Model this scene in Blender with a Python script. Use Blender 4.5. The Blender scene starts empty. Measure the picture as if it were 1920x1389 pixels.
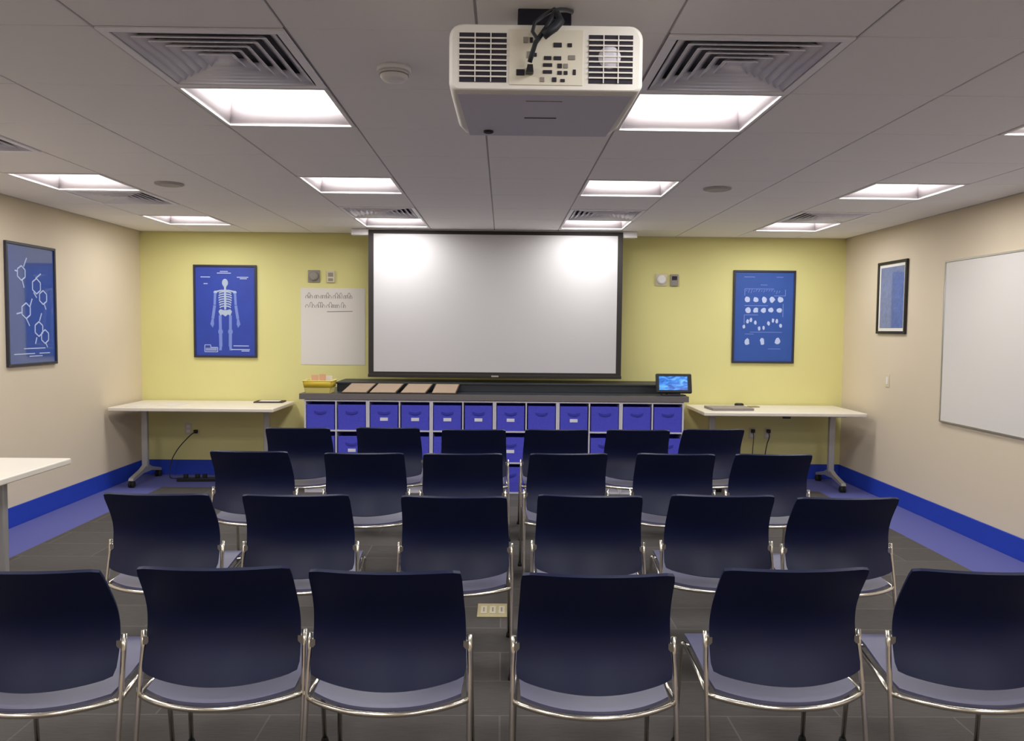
import bpy, bmesh, math, random
from mathutils import Vector, Matrix
random.seed(7)
SC = bpy.context.scene
COL = SC.collection
PI = math.pi

# ------------------------------------------------------------------ materials
def lin(c):
    c /= 255.0
    return c / 12.92 if c <= 0.04045 else ((c + 0.055) / 1.055) ** 2.4
def rgb(r, g, b): return (lin(r), lin(g), lin(b), 1.0)

def mat(name, col, rough=0.5, metal=0.0, noise=0.0, nscale=60.0, bump=0.0, bscale=300.0, coat=0.0, spec=0.5, emit=None, estr=0.0, sheen=0.0):
    m = bpy.data.materials.new(name); m.use_nodes = True
    nt = m.node_tree; b = nt.nodes['Principled BSDF']
    b.inputs['Base Color'].default_value = col
    b.inputs['Roughness'].default_value = rough
    b.inputs['Metallic'].default_value = metal
    b.inputs['Coat Weight'].default_value = coat
    b.inputs['Coat Roughness'].default_value = 0.04
    if coat >= 1: b.inputs['Coat IOR'].default_value = 1.75
    b.inputs['Specular IOR Level'].default_value = spec
    b.inputs['Sheen Weight'].default_value = sheen
    if emit:
        b.inputs['Emission Color'].default_value = emit
        b.inputs['Emission Strength'].default_value = estr
    tc = None
    if noise > 0 or bump > 0:
        tc = nt.nodes.new('ShaderNodeTexCoord')
    if noise > 0:
        n = nt.nodes.new('ShaderNodeTexNoise'); n.inputs['Scale'].default_value = nscale; n.inputs['Detail'].default_value = 4
        nt.links.new(tc.outputs['Object'], n.inputs['Vector'])
        mx = nt.nodes.new('ShaderNodeMix'); mx.data_type = 'RGBA'
        mx.inputs[6].default_value = tuple(c * (1 - noise) for c in col[:3]) + (1,)
        mx.inputs[7].default_value = tuple(min(1, c * (1 + noise)) for c in col[:3]) + (1,)
        nt.links.new(n.outputs['Fac'], mx.inputs[0]); nt.links.new(mx.outputs[2], b.inputs['Base Color'])
    if bump > 0:
        n2 = nt.nodes.new('ShaderNodeTexNoise'); n2.inputs['Scale'].default_value = bscale; n2.inputs['Detail'].default_value = 3
        nt.links.new(tc.outputs['Object'], n2.inputs['Vector'])
        bp = nt.nodes.new('ShaderNodeBump'); bp.inputs['Strength'].default_value = bump; bp.inputs['Distance'].default_value = 0.002
        nt.links.new(n2.outputs['Fac'], bp.inputs['Height']); nt.links.new(bp.outputs['Normal'], b.inputs['Normal'])
    return m

M = {}
M['cream'] = mat('cream_wall_paint', rgb(220, 206, 182), 0.75, noise=0.02, nscale=3, bump=0.15, bscale=220)
M['yellow'] = mat('yellow_wall_paint', rgb(226, 220, 150), 0.75, noise=0.02, nscale=3, bump=0.15, bscale=220)
M['ceil'] = mat('ceiling_tile', rgb(246, 243, 243), 0.9, noise=0.025, nscale=500, bump=0.3, bscale=600)
M['tee'] = mat('ceiling_grid_metal', rgb(190, 186, 184), 0.6)
M['slab'] = mat('ceiling_void', rgb(60, 60, 60), 0.9)
M['bluebase'] = mat('blue_rubber_baseboard', rgb(34, 66, 182), 0.45, noise=0.03, nscale=20)
M['blueborder'] = mat('blue_carpet_border', rgb(88, 92, 158), 0.95, noise=0.15, nscale=400, bump=0.5, bscale=500)
M['white_paint'] = mat('white_enamel', rgb(235, 232, 232), 0.5)
M['vent'] = mat('vent_enamel', rgb(250, 248, 255), 0.55)
M['housing'] = mat('light_housing_enamel', rgb(232, 224, 226), 0.6)
M['duct'] = mat('duct_dark', rgb(130, 130, 140), 0.9)
M['lens'] = mat('light_lens', (1, 1, 1, 1), 0.5, emit=(1.0, 0.98, 0.97, 1), estr=3.0)
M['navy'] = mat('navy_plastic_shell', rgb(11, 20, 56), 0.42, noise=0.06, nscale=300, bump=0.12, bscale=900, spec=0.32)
M['seat'] = mat('navy_plastic_seat_lit_tone', rgb(80, 80, 108), 0.36, noise=0.06, nscale=300, bump=0.12, bscale=900)  # same plastic as the shell, ceiling light on the seat mixed into the colour
M['chrome'] = mat('chrome_rod', rgb(225, 220, 208), 0.22, metal=1.0)
M['black'] = mat('black_plastic', rgb(16, 17, 22), 0.5)
M['rubber'] = mat('black_rubber', rgb(20, 20, 22), 0.8)
M['tabletop'] = mat('white_laminate', rgb(236, 229, 216), 0.35, noise=0.01, nscale=8)
M['silver'] = mat('silver_powder_coat', rgb(170, 168, 165), 0.4, metal=0.35)
M['counter'] = mat('slate_countertop', rgb(40, 45, 52), 0.35, noise=0.25, nscale=250)
M['counter_edge'] = mat('slate_edge', rgb(112, 107, 108), 0.45, noise=0.15, nscale=250)
M['ledge'] = mat('dark_ledge', rgb(36, 40, 46), 0.5, noise=0.15, nscale=120)
M['laminate'] = mat('white_shelf_laminate', rgb(214, 212, 222), 0.5)
M['wood'] = mat('light_wood_panel', rgb(190, 150, 90), 0.5, noise=0.2, nscale=14)
M['bin'] = mat('blue_bin_fabric', rgb(80, 82, 212), 0.9, noise=0.22, nscale=55, bump=0.5, bscale=500)
M['binhandle'] = mat('blue_bin_handle', rgb(58, 60, 176), 0.9, noise=0.15, nscale=90)
M['tag'] = mat('white_paper_tag', rgb(235, 235, 245), 0.7)
M['screenwhite'] = mat('screen_matte_white', rgb(196, 194, 195), 0.9)
M['screenblack'] = mat('screen_black_border', rgb(42, 38, 36), 0.8)
M['frame'] = mat('dark_poster_frame', rgb(48, 48, 62), 0.45)
M['blackframe'] = mat('black_picture_frame', rgb(28, 24, 24), 0.4)
M['print'] = mat('blueprint_paper', rgb(42, 68, 172), 0.55, noise=0.14, nscale=7, coat=0.15)
M['printb'] = mat('blueprint_paper_flat_blue', rgb(44, 84, 168), 0.6, noise=0.1, nscale=8, coat=0.1)
M['printglass'] = mat('blueprint_under_glass', rgb(36, 74, 158), 0.4, noise=0.1, nscale=5, coat=1.0)
M['printmottle'] = mat('mottled_blueprint_under_glass', rgb(98, 118, 176), 0.5, noise=0.4, nscale=28, coat=1.0)
M['ink'] = mat('pale_print_ink', rgb(190, 205, 240), 0.6)
M['inksoft'] = mat('soft_print_ink', rgb(120, 142, 215), 0.6)
M['inkwarm'] = mat('bone_print_ink', rgb(176, 192, 214), 0.6)
M['mat'] = mat('white_mat_board', rgb(235, 232, 225), 0.7)
M['paper'] = mat('white_paper', rgb(226, 221, 214), 0.8)
M['marker'] = mat('grey_marker_ink', rgb(150, 146, 142), 0.8)
M['wboard'] = mat('whiteboard_enamel', rgb(226, 222, 218), 0.25, noise=0.01, nscale=4)
M['alu'] = mat('brushed_aluminium', rgb(190, 188, 182), 0.35, metal=0.8)
M['projwhite'] = mat('projector_white_plastic', rgb(244, 240, 232), 0.5)
M['projgrey'] = mat('projector_underside_plastic', rgb(214, 211, 222), 0.55)
M['projdark'] = mat('projector_vent_dark', rgb(46, 42, 54), 0.8)
M['portpanel'] = mat('projector_port_panel', rgb(236, 230, 212), 0.5)
M['mount'] = mat('dark_mount_steel', rgb(26, 28, 52), 0.5)
M['cable'] = mat('dark_cable', rgb(34, 38, 46), 0.55)
M['yellowplastic'] = mat('yellow_basket_plastic', rgb(226, 196, 60), 0.5)
M['yellowlight'] = mat('pale_yellow_basket_plastic', rgb(228, 214, 128), 0.5)
M['pinkpaper'] = mat('pink_paper', rgb(226, 180, 150), 0.7)
M['tan'] = mat('tan_card', rgb(152, 132, 112), 0.8, noise=0.1, nscale=30)
M['darkcard'] = mat('brown_card_edge', rgb(70, 52, 40), 0.8)
M['beige'] = mat('beige_plastic', rgb(214, 204, 176), 0.5)
M['greyplastic'] = mat('grey_plastic', rgb(150, 144, 136), 0.5)
M['brass'] = mat('brass_floor_plate', rgb(196, 184, 140), 0.45, metal=0.15)
M['laptop'] = mat('laptop_grey', rgb(150, 140, 138), 0.45)
M['disc'] = mat('ceiling_disc_grey', rgb(176, 172, 170), 0.6)

def tablet_mat():
    m = bpy.data.materials.new('tablet_lit_screen'); m.use_nodes = True
    nt = m.node_tree; b = nt.nodes['Principled BSDF']
    tc = nt.nodes.new('ShaderNodeTexCoord'); mp = nt.nodes.new('ShaderNodeMapping'); mp.inputs['Scale'].default_value = (9, 9, 22)
    n = nt.nodes.new('ShaderNodeTexNoise'); n.inputs['Scale'].default_value = 1.0; n.inputs['Detail'].default_value = 3; n.inputs['Distortion'].default_value = 1.2
    r = nt.nodes.new('ShaderNodeValToRGB')
    r.color_ramp.elements[0].position = 0.32; r.color_ramp.elements[0].color = rgb(10, 70, 170)
    r.color_ramp.elements[1].position = 0.72; r.color_ramp.elements[1].color = rgb(130, 215, 250)
    e = r.color_ramp.elements.new(0.5); e.color = rgb(25, 130, 235)
    nt.links.new(tc.outputs['Object'], mp.inputs['Vector']); nt.links.new(mp.outputs[0], n.inputs['Vector'])
    nt.links.new(n.outputs['Fac'], r.inputs['Fac']); nt.links.new(r.outputs['Color'], b.inputs['Emission Color'])
    b.inputs['Emission Strength'].default_value = 1.0; b.inputs['Base Color'].default_value = (0.01, 0.01, 0.02, 1); b.inputs['Roughness'].default_value = 0.2
    return m
M['tablet'] = tablet_mat()

def carpet_mat():
    m = bpy.data.materials.new('grey_plank_carpet'); m.use_nodes = True
    nt = m.node_tree; b = nt.nodes['Principled BSDF']; b.inputs['Roughness'].default_value = 0.95; b.inputs['Specular IOR Level'].default_value = 0.2
    tc = nt.nodes.new('ShaderNodeTexCoord')
    br = nt.nodes.new('ShaderNodeTexBrick')
    br.inputs['Color1'].default_value = rgb(80, 77, 75); br.inputs['Color2'].default_value = rgb(92, 88, 85); br.inputs['Mortar'].default_value = rgb(104, 100, 96)
    br.inputs['Scale'].default_value = 1.0; br.inputs['Mortar Size'].default_value = 0.004; br.inputs['Brick Width'].default_value = 0.9; br.inputs['Row Height'].default_value = 0.3
    nt.links.new(tc.outputs['Object'], br.inputs['Vector'])
    mp = nt.nodes.new('ShaderNodeMapping'); mp.inputs['Scale'].default_value = (12, 160, 1)
    n = nt.nodes.new('ShaderNodeTexNoise'); n.inputs['Scale'].default_value = 1.0; n.inputs['Detail'].default_value = 4
    nt.links.new(tc.outputs['Object'], mp.inputs['Vector']); nt.links.new(mp.outputs[0], n.inputs['Vector'])
    mr = nt.nodes.new('ShaderNodeMapRange'); mr.inputs['To Min'].default_value = 0.72; mr.inputs['To Max'].default_value = 1.28
    nt.links.new(n.outputs['Fac'], mr.inputs['Value'])
    mx = nt.nodes.new('ShaderNodeMix'); mx.data_type = 'RGBA'; mx.blend_type = 'MULTIPLY'; mx.inputs[0].default_value = 1
    nt.links.new(br.outputs['Color'], mx.inputs[6]); nt.links.new(mr.outputs[0], mx.inputs[7])
    nt.links.new(mx.outputs[2], b.inputs['Base Color'])
    n2 = nt.nodes.new('ShaderNodeTexNoise'); n2.inputs['Scale'].default_value = 450
    nt.links.new(tc.outputs['Object'], n2.inputs['Vector'])
    bp = nt.nodes.new('ShaderNodeBump'); bp.inputs['Strength'].default_value = 0.6; bp.inputs['Distance'].default_value = 0.003
    nt.links.new(n2.outputs['Fac'], bp.inputs['Height']); nt.links.new(bp.outputs['Normal'], b.inputs['Normal'])
    return m
M['carpet'] = carpet_mat()

# ------------------------------------------------------------------ mesh builder
class MB:
    def __init__(s): s.bm = bmesh.new(); s.mi = 0
    def _tag(s, faces, smooth=False):
        for f in faces: f.material_index = s.mi; f.smooth = smooth
    def box(s, x0, x1, y0, y1, z0, z1, bev=0.0, seg=2, rot=None):
        vs = [s.bm.verts.new((x, y, z)) for x in (x0, x1) for y in (y0, y1) for z in (z0, z1)]
        q = [(0, 1, 3, 2), (4, 6, 7, 5), (0, 4, 5, 1), (2, 3, 7, 6), (0, 2, 6, 4), (1, 5, 7, 3)]
        fs = [s.bm.faces.new([vs[i] for i in k]) for k in q]
        if rot is not None:
            for v in vs: v.co = rot @ v.co
        s._tag(fs)
        if bev > 0:
            es = list({e for f in fs for e in f.edges})
            r = bmesh.ops.bevel(s.bm, geom=es, offset=bev, segments=seg, profile=0.5, affect='EDGES')
            s._tag([f for f in r['faces'] if f.is_valid], True)
        return s
    def tube(s, pts, r, seg=10, cap=True, closed=False):
        pts = [Vector(p) for p in pts]; n = len(pts); rings = []
        up = Vector((0, 0, 1)); prev = None
        for i, p in enumerate(pts):
            if closed: t = (pts[(i + 1) % n] - pts[i - 1]).normalized()
            else: t = (pts[min(i + 1, n - 1)] - pts[max(i - 1, 0)]).normalized()
            if prev is None:
                a = t.cross(up)
                if a.length < 0.1: a = t.cross(Vector((1, 0, 0)))
            else: a = prev - t * prev.dot(t)
            a.normalize(); prev = a; b = t.cross(a)
            rr = r[i] if isinstance(r, (list, tuple)) else r
            rings.append([s.bm.verts.new(p + (a * math.cos(2 * PI * k / seg) + b * math.sin(2 * PI * k / seg)) * rr) for k in range(seg)])
        fs = []
        m = n if closed else n - 1
        for i in range(m):
            A, B = rings[i], rings[(i + 1) % n]
            for k in range(seg): fs.append(s.bm.faces.new((A[k], A[(k + 1) % seg], B[(k + 1) % seg], B[k])))
        s._tag(fs, True)
        if cap and not closed: s._tag([s.bm.faces.new(rings[0][::-1]), s.bm.faces.new(rings[-1])])
        return s
    def lathe(s, prof, axis='z', seg=28, o=(0, 0, 0)):
        # prof: list of (radius, height); axis z or y
        o = Vector(o); rings = []
        for r, h in prof:
            ring = []
            for k in range(seg):
                a = 2 * PI * k / seg
                p = Vector((r * math.cos(a), r * math.sin(a), h)) if axis == 'z' else (Vector((r * math.cos(a), h, r * math.sin(a))) if axis == 'y' else Vector((h, r * math.cos(a), r * math.sin(a))))
                ring.append(s.bm.verts.new(o + p))
            rings.append(ring)
        fs = []
        for i in range(len(rings) - 1):
            for k in range(seg): fs.append(s.bm.faces.new((rings[i][k], rings[i][(k + 1) % seg], rings[i + 1][(k + 1) % seg], rings[i + 1][k])))
        s._tag(fs, True)
        s._tag([s.bm.faces.new(rings[0]), s.bm.faces.new(rings[-1])])
        return s
    def prism(s, poly, axis, a0, a1, smooth=False):
        # poly in the plane perpendicular to axis ('x': (y,z); 'y': (x,z); 'z': (x,y))
        def P(u, v, a): return {'x': (a, u, v), 'y': (u, a, v), 'z': (u, v, a)}[axis]
        A = [s.bm.verts.new(P(u, v, a0)) for u, v in poly]; B = [s.bm.verts.new(P(u, v, a1)) for u, v in poly]
        n = len(poly); fs = [s.bm.faces.new(A), s.bm.faces.new(B[::-1])]
        sd = [s.bm.faces.new((A[i], B[i], B[(i + 1) % n], A[(i + 1) % n])) for i in range(n)]
        s._tag(fs); s._tag(sd, smooth); return s
    def shell(s, F, B, rim_smooth=False):
        # two vertex grids (rows of points) joined by a rim
        nr, nc = len(F), len(F[0])
        f = [[s.bm.verts.new(p) for p in row] for row in F]; b = [[s.bm.verts.new(p) for p in row] for row in B]
        fs = []
        for i in range(nr - 1):
            for j in range(nc - 1):
                fs.append(s.bm.faces.new((f[i][j], f[i][j + 1], f[i + 1][j + 1], f[i + 1][j])))
                fs.append(s.bm.faces.new((b[i][j], b[i + 1][j], b[i + 1][j + 1], b[i][j + 1])))
        s._tag(fs, True)
        rim = []
        for j in range(nc - 1):
            rim.append(s.bm.faces.new((f[0][j], b[0][j], b[0][j + 1], f[0][j + 1])))
            rim.append(s.bm.faces.new((f[-1][j], f[-1][j + 1], b[-1][j + 1], b[-1][j])))
        for i in range(nr - 1):
            rim.append(s.bm.faces.new((f[i][0], f[i + 1][0], b[i + 1][0], b[i][0])))
            rim.append(s.bm.faces.new((f[i][-1], b[i][-1], b[i + 1][-1], f[i + 1][-1])))
        s._tag(rim, rim_smooth)
        for r_ in rim:
            for e in r_.edges: e.smooth = False
        return s
    def build(s, name, mats, parent=None, loc=None):
        bmesh.ops.recalc_face_normals(s.bm, faces=s.bm.faces[:])
        me = bpy.data.meshes.new(name); s.bm.to_mesh(me); s.bm.free()
        for m in (mats if isinstance(mats, (list, tuple)) else [mats]): me.materials.append(m)
        o = bpy.data.objects.new(name, me); COL.objects.link(o)
        if loc: o.location = loc
        if parent: o.parent = parent
        return o

def tag(o, label=None, cat=None, group=None, kind=None):
    if label: o['label'] = label
    if cat: o['category'] = cat
    if group: o['group'] = group
    if kind: o['kind'] = kind
    return o
def thing(name, label, cat, loc=(0, 0, 0), rz=0.0, group=None):
    o = bpy.data.objects.new(name, None); COL.objects.link(o); o.empty_display_size = 0.1
    o.location = loc; o.rotation_euler = (0, 0, rz)
    return tag(o, label, cat, group)
def struct(name, mb, mats, label=None):
    o = mb.build(name, mats); o['kind'] = 'structure'
    return tag(o, label, None)
def copy_tree(o, parent=None):
    c = o.copy(); COL.objects.link(c)
    if parent: c.parent = parent
    for ch in list(o.children): copy_tree(ch, c)
    return c

# ------------------------------------------------------------------ room
T = 0.61; X0 = -0.0904; Y0 = 2.5394; H = 2.466
XL, XR, YB, YF = -3.67, 3.49, 7.97, -1.70      # left, right, front (yellow) wall, rear wall
ZT = 2.70
m = MB(); m.box(XL - .1, XL, YF - .1, YB + .1, -.05, ZT); struct('wall_left', m, M['cream'], 'cream wall on the left')
m = MB(); m.box(XR, XR + .1, YF - .1, YB + .1, -.05, ZT); struct('wall_right', m, M['cream'], 'cream wall on the right')
m = MB(); m.box(XL, XR, YB, YB + .1, -.05, ZT); struct('wall_back', m, M['yellow'], 'yellow wall behind the screen')
m = MB(); m.box(XL, XR, YF - .1, YF, -.05, ZT); struct('wall_front', m, M['cream'], 'cream wall behind the viewer')
# floor: grey carpet with a blue border
bx0, bx1, by1 = -3.20, 3.02, 7.33
m = MB(); m.box(bx0, bx1, YF, by1, -.05, 0); m.mi = 1
m.box(XL, bx0, YF, YB, -.05, 0); m.box(bx1, XR, YF, YB, -.05, 0); m.box(bx0, bx1, by1, YB, -.05, 0)
struct('floor', m, [M['carpet'], M['blueborder']], 'grey plank carpet with a blue border along the walls')
bh, bt = .152, .012
m = MB(); m.box(XL, XL + bt, YF, YB, 0, bh, .003); struct('baseboard_left', m, M['bluebase'])
m = MB(); m.box(XR - bt, XR, YF, YB, 0, bh, .003); struct('baseboard_right', m, M['bluebase'])
m = MB(); m.box(XL + bt, XR - bt, YB - bt, YB, 0, bh, .003); struct('baseboard_back', m, M['bluebase'])
m = MB(); m.box(XL + bt, XR - bt, YF, YF + bt, 0, bh, .003); struct('baseboard_front', m, M['bluebase'])

light_cells = [(-2, 1), (1, 1), (-2, 4), (1, 4), (-2, 7), (1, 7), (-5, 4), (4, 4), (-5, 7), (4, 7), (-5, 1), (4, 1),
               (-5, -2), (-2, -2), (1, -2), (4, -2), (-5, -5), (-2, -5), (1, -5), (4, -5)]
vent_cells = [(-2, 0), (1, 0), (-2, 6), (1, 6), (-5, 2), (-5, 5), (4, 6)]
used = set(light_cells) | set(vent_cells)
m = MB()
for i in range(-6, 6):
    for n in range(-7, 9):
        if (i, n) in used: continue
        x0, x1, y0, y1 = X0 + i * T, X0 + (i + 1) * T, Y0 + n * T, Y0 + (n + 1) * T
        x0, x1, y0, y1 = x0 + .0045, x1 - .0045, y0 + .002, y1 - .002
        x0 = max(x0, XL); x1 = min(x1, XR); y0 = max(y0, YF); y1 = min(y1, YB)
        if x1 - x0 < .02 or y1 - y0 < .02: continue
        m.box(x0, x1, y0, y1, H, H + .016, .002, 1)
m.mi = 1
for i in range(-5, 6): m.box(X0 + i * T - .012, X0 + i * T + .012, YF, YB, H + .006, H + .03)
for n in range(-6, 9): m.box(XL, XR, Y0 + n * T - .010, Y0 + n * T + .010, H + .008, H + .03)
# wall angle under the tile edges
m.box(XL, XL + .02, YF, YB, H - .002, H + .001); m.box(XR - .02, XR, YF, YB, H - .002, H + .001); m.box(XL, XR, YB - .02, YB, H - .002, H + .001)
m.mi = 2
m.box(XL, XR, YF, YB, ZT - .02, ZT)
struct('ceiling', m, [M['ceil'], M['tee'], M['slab']], 'grid of grey white acoustic ceiling tiles')

# ------------------------------------------------------------------ ceiling lights
def make_light():
    t = thing('ceiling_light', '', 'light')
    a, z = .305 - .005, 0.0
    m = MB()
    w = .016
    for (x0, x1, y0, y1) in ((-a, a, -a, -a + w), (-a, a, a - w, a), (-a, -a + w, -a + w, a - w), (a - w, a, -a + w, a - w)):
        m.box(x0, x1, y0, y1, -.004, .006, .0015, 1)
    m.build('frame', M['white_paint'], t)
    m = MB(); b = a - w; c = b - .012; d = .098
    # flared recess walls with thickness
    for k in range(4):
        R = Matrix.Rotation(k * PI / 2, 3, 'Z')
        q = [(-b, -b, .006), (b, -b, .006), (c, -c, d), (-c, -c, d)]
        o2 = [(-b, -b - .004, .006), (b, -b - .004, .006), (c, -c - .004, d), (-c, -c - .004, d)]
        F = [[R @ Vector(q[0]), R @ Vector(q[1])], [R @ Vector(q[3]), R @ Vector(q[2])]]
        B = [[R @ Vector(o2[0]), R @ Vector(o2[1])], [R @ Vector(o2[3]), R @ Vector(o2[2])]]
        m.shell(F, B)
    m.build('housing', M['housing'], t)
    m = MB(); m.box(-c, c, -c, c, d, d + .012); m.build('lens', M['lens'], t)
    t['lamp'] = 1
    return t
LN = {(-2, 1): 'large bright square ceiling light left of the projector', (1, 1): 'large bright square ceiling light right of the projector',
      (-2, 4): 'square ceiling light left of centre, between the large left light and the screen', (1, 4): 'square ceiling light right of centre, between the projector and the screen',
      (-2, 7): 'square ceiling light just above the left part of the projection screen', (1, 7): 'square ceiling light just above the right part of the projection screen',
      (-5, 4): 'square ceiling light by the left wall, above the molecule poster', (4, 4): 'square ceiling light by the right wall, above the whiteboard',
      (-5, 7): 'far left square ceiling light near the yellow wall corner', (4, 7): 'far right square ceiling light near the yellow wall corner',
      (-5, 1): 'square ceiling light near the left wall, beyond the upper left frame edge', (4, 1): 'square ceiling light cut by the right edge of the frame, only a corner seen'}
LP = make_light(); del LP['lamp']
lamp = bpy.data.lights.new('troffer_lamp', 'AREA'); lamp.shape = 'SQUARE'; lamp.size = .50; lamp.energy = 11.8; lamp.color = (1.0, .985, .975); lamp.spread = math.radians(180)
lo = bpy.data.objects.new('lamp', lamp); COL.objects.link(lo); lo.parent = LP; lo.location = (0, 0, .012)
for k, (i, n) in enumerate(light_cells):
    o = LP if k == 0 else copy_tree(LP)
    o.location = (X0 + (i + .5) * T, Y0 + (n + .5) * T, H)
    pos = {-5: 'leftmost', -2: 'second from the left', 1: 'third from the left', 4: 'rightmost'}[i]
    o['label'] = LN.get((i, n), 'square recessed ceiling light %s in the row %s' % (pos, 'over the viewer' if n == -2 else 'behind the viewer'))
    o['group'] = 'square recessed ceiling lights'

# ------------------------------------------------------------------ air diffusers
def make_vent():
    t = thing('air_vent', '', 'vent')
    a = .305 - .005
    m = MB()
    w = .030
    for (x0, x1, y0, y1) in ((-a, a, -a, -a + w), (-a, a, a - w, a), (-a, -a + w, -a + w, a - w), (a - w, a, -a + w, a - w)):
        m.box(x0, x1, y0, y1, -.006, .004, .002, 1)
    m.build('frame', M['vent'], t)
    m = MB(); d = .075
    m.box(-a, a, -a, a, d, d + .01)
    for (x0, x1, y0, y1) in ((-a, a, -a, -a + .005), (-a, a, a - .005, a), (-a, -a + .005, -a, a), (a - .005, a, -a, a)):
        m.box(x0, x1, y0, y1, .004, d)
    m.build('duct_box', M['duct'], t)
    outs = [.262, .222, .182, .142, .102, .062]
    for r in outs:
        m = MB(); ri = r - .040; zo, zi = -.004, .024; th = .004
        for k in range(4):
            R = Matrix.Rotation(k * PI / 2, 3, 'Z')
            q = [(-r, -r, zo), (r, -r, zo), (ri, -ri, zi), (-ri, -ri, zi)]
            F = [[R @ Vector(q[0]), R @ Vector(q[1])], [R @ Vector(q[3]), R @ Vector(q[2])]]
            B = [[v + Vector((0, 0, th)) for v in row] for row in F]
            m.shell(F, B)
        m.build('louver', M['vent'], t)
    m = MB(); m.box(-.03, .03, -.03, .03, .016, .022, .002, 1); m.build('core_plate', M['vent'], t)
    return t
VN = {(-2, 0): 'large square louvred vent at the upper left, beside the nearest left light', (1, 0): 'large square louvred vent right of the projector',
      (-2, 6): 'small looking louvred vent above the left end of the screen', (1, 6): 'small looking louvred vent above the right end of the screen',
      (-5, 2): 'dark louvred vent cut by the left edge of the frame', (-5, 5): 'louvred vent by the left wall between two ceiling lights',
      (4, 6): 'louvred vent by the right wall between two ceiling lights'}
VP = make_vent()
for k, (i, n) in enumerate(vent_cells):
    o = VP if k == 0 else copy_tree(VP)
    o.location = (X0 + (i + .5) * T, Y0 + (n + .5) * T, H); o['label'] = VN[(i, n)]; o['group'] = 'square ceiling air vents'

# smoke detector, concealed sprinkler covers
t = thing('smoke_detector', 'round white smoke detector on the ceiling left of the projector', 'smoke detector', (-.405, 2.90, H))
m = MB(); m.lathe([(.062, 0), (.062, -.012), (.058, -.016)]); m.build('base', M['white_paint'], t)
m = MB(); m.lathe([(.052, -.016), (.050, -.034), (.040, -.046), (.020, -.050)]); m.build('cap', M['white_paint'], t)
m = MB(); m.lathe([(.047, -.0255), (.0535, -.0255), (.0535, -.029), (.047, -.029)]); m.build('vent_slot', M['greyplastic'], t)
for x, y, s in ((-2.233, 5.29, 'left'), (1.417, 5.235, 'right')):
    t = thing('ceiling_disc', 'flat round grey disc on the ceiling in the %s half of the room' % s, 'ceiling disc', (x, y, H), 0, 'round ceiling discs')
    m = MB(); m.lathe([(.092, 0), (.092, -.007), (.086, -.010)]); m.build('rim', M['disc'], t)
    m = MB(); m.lathe([(.078, -.010), (.074, -.0135)]); m.build('cap', M['disc'], t)

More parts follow.
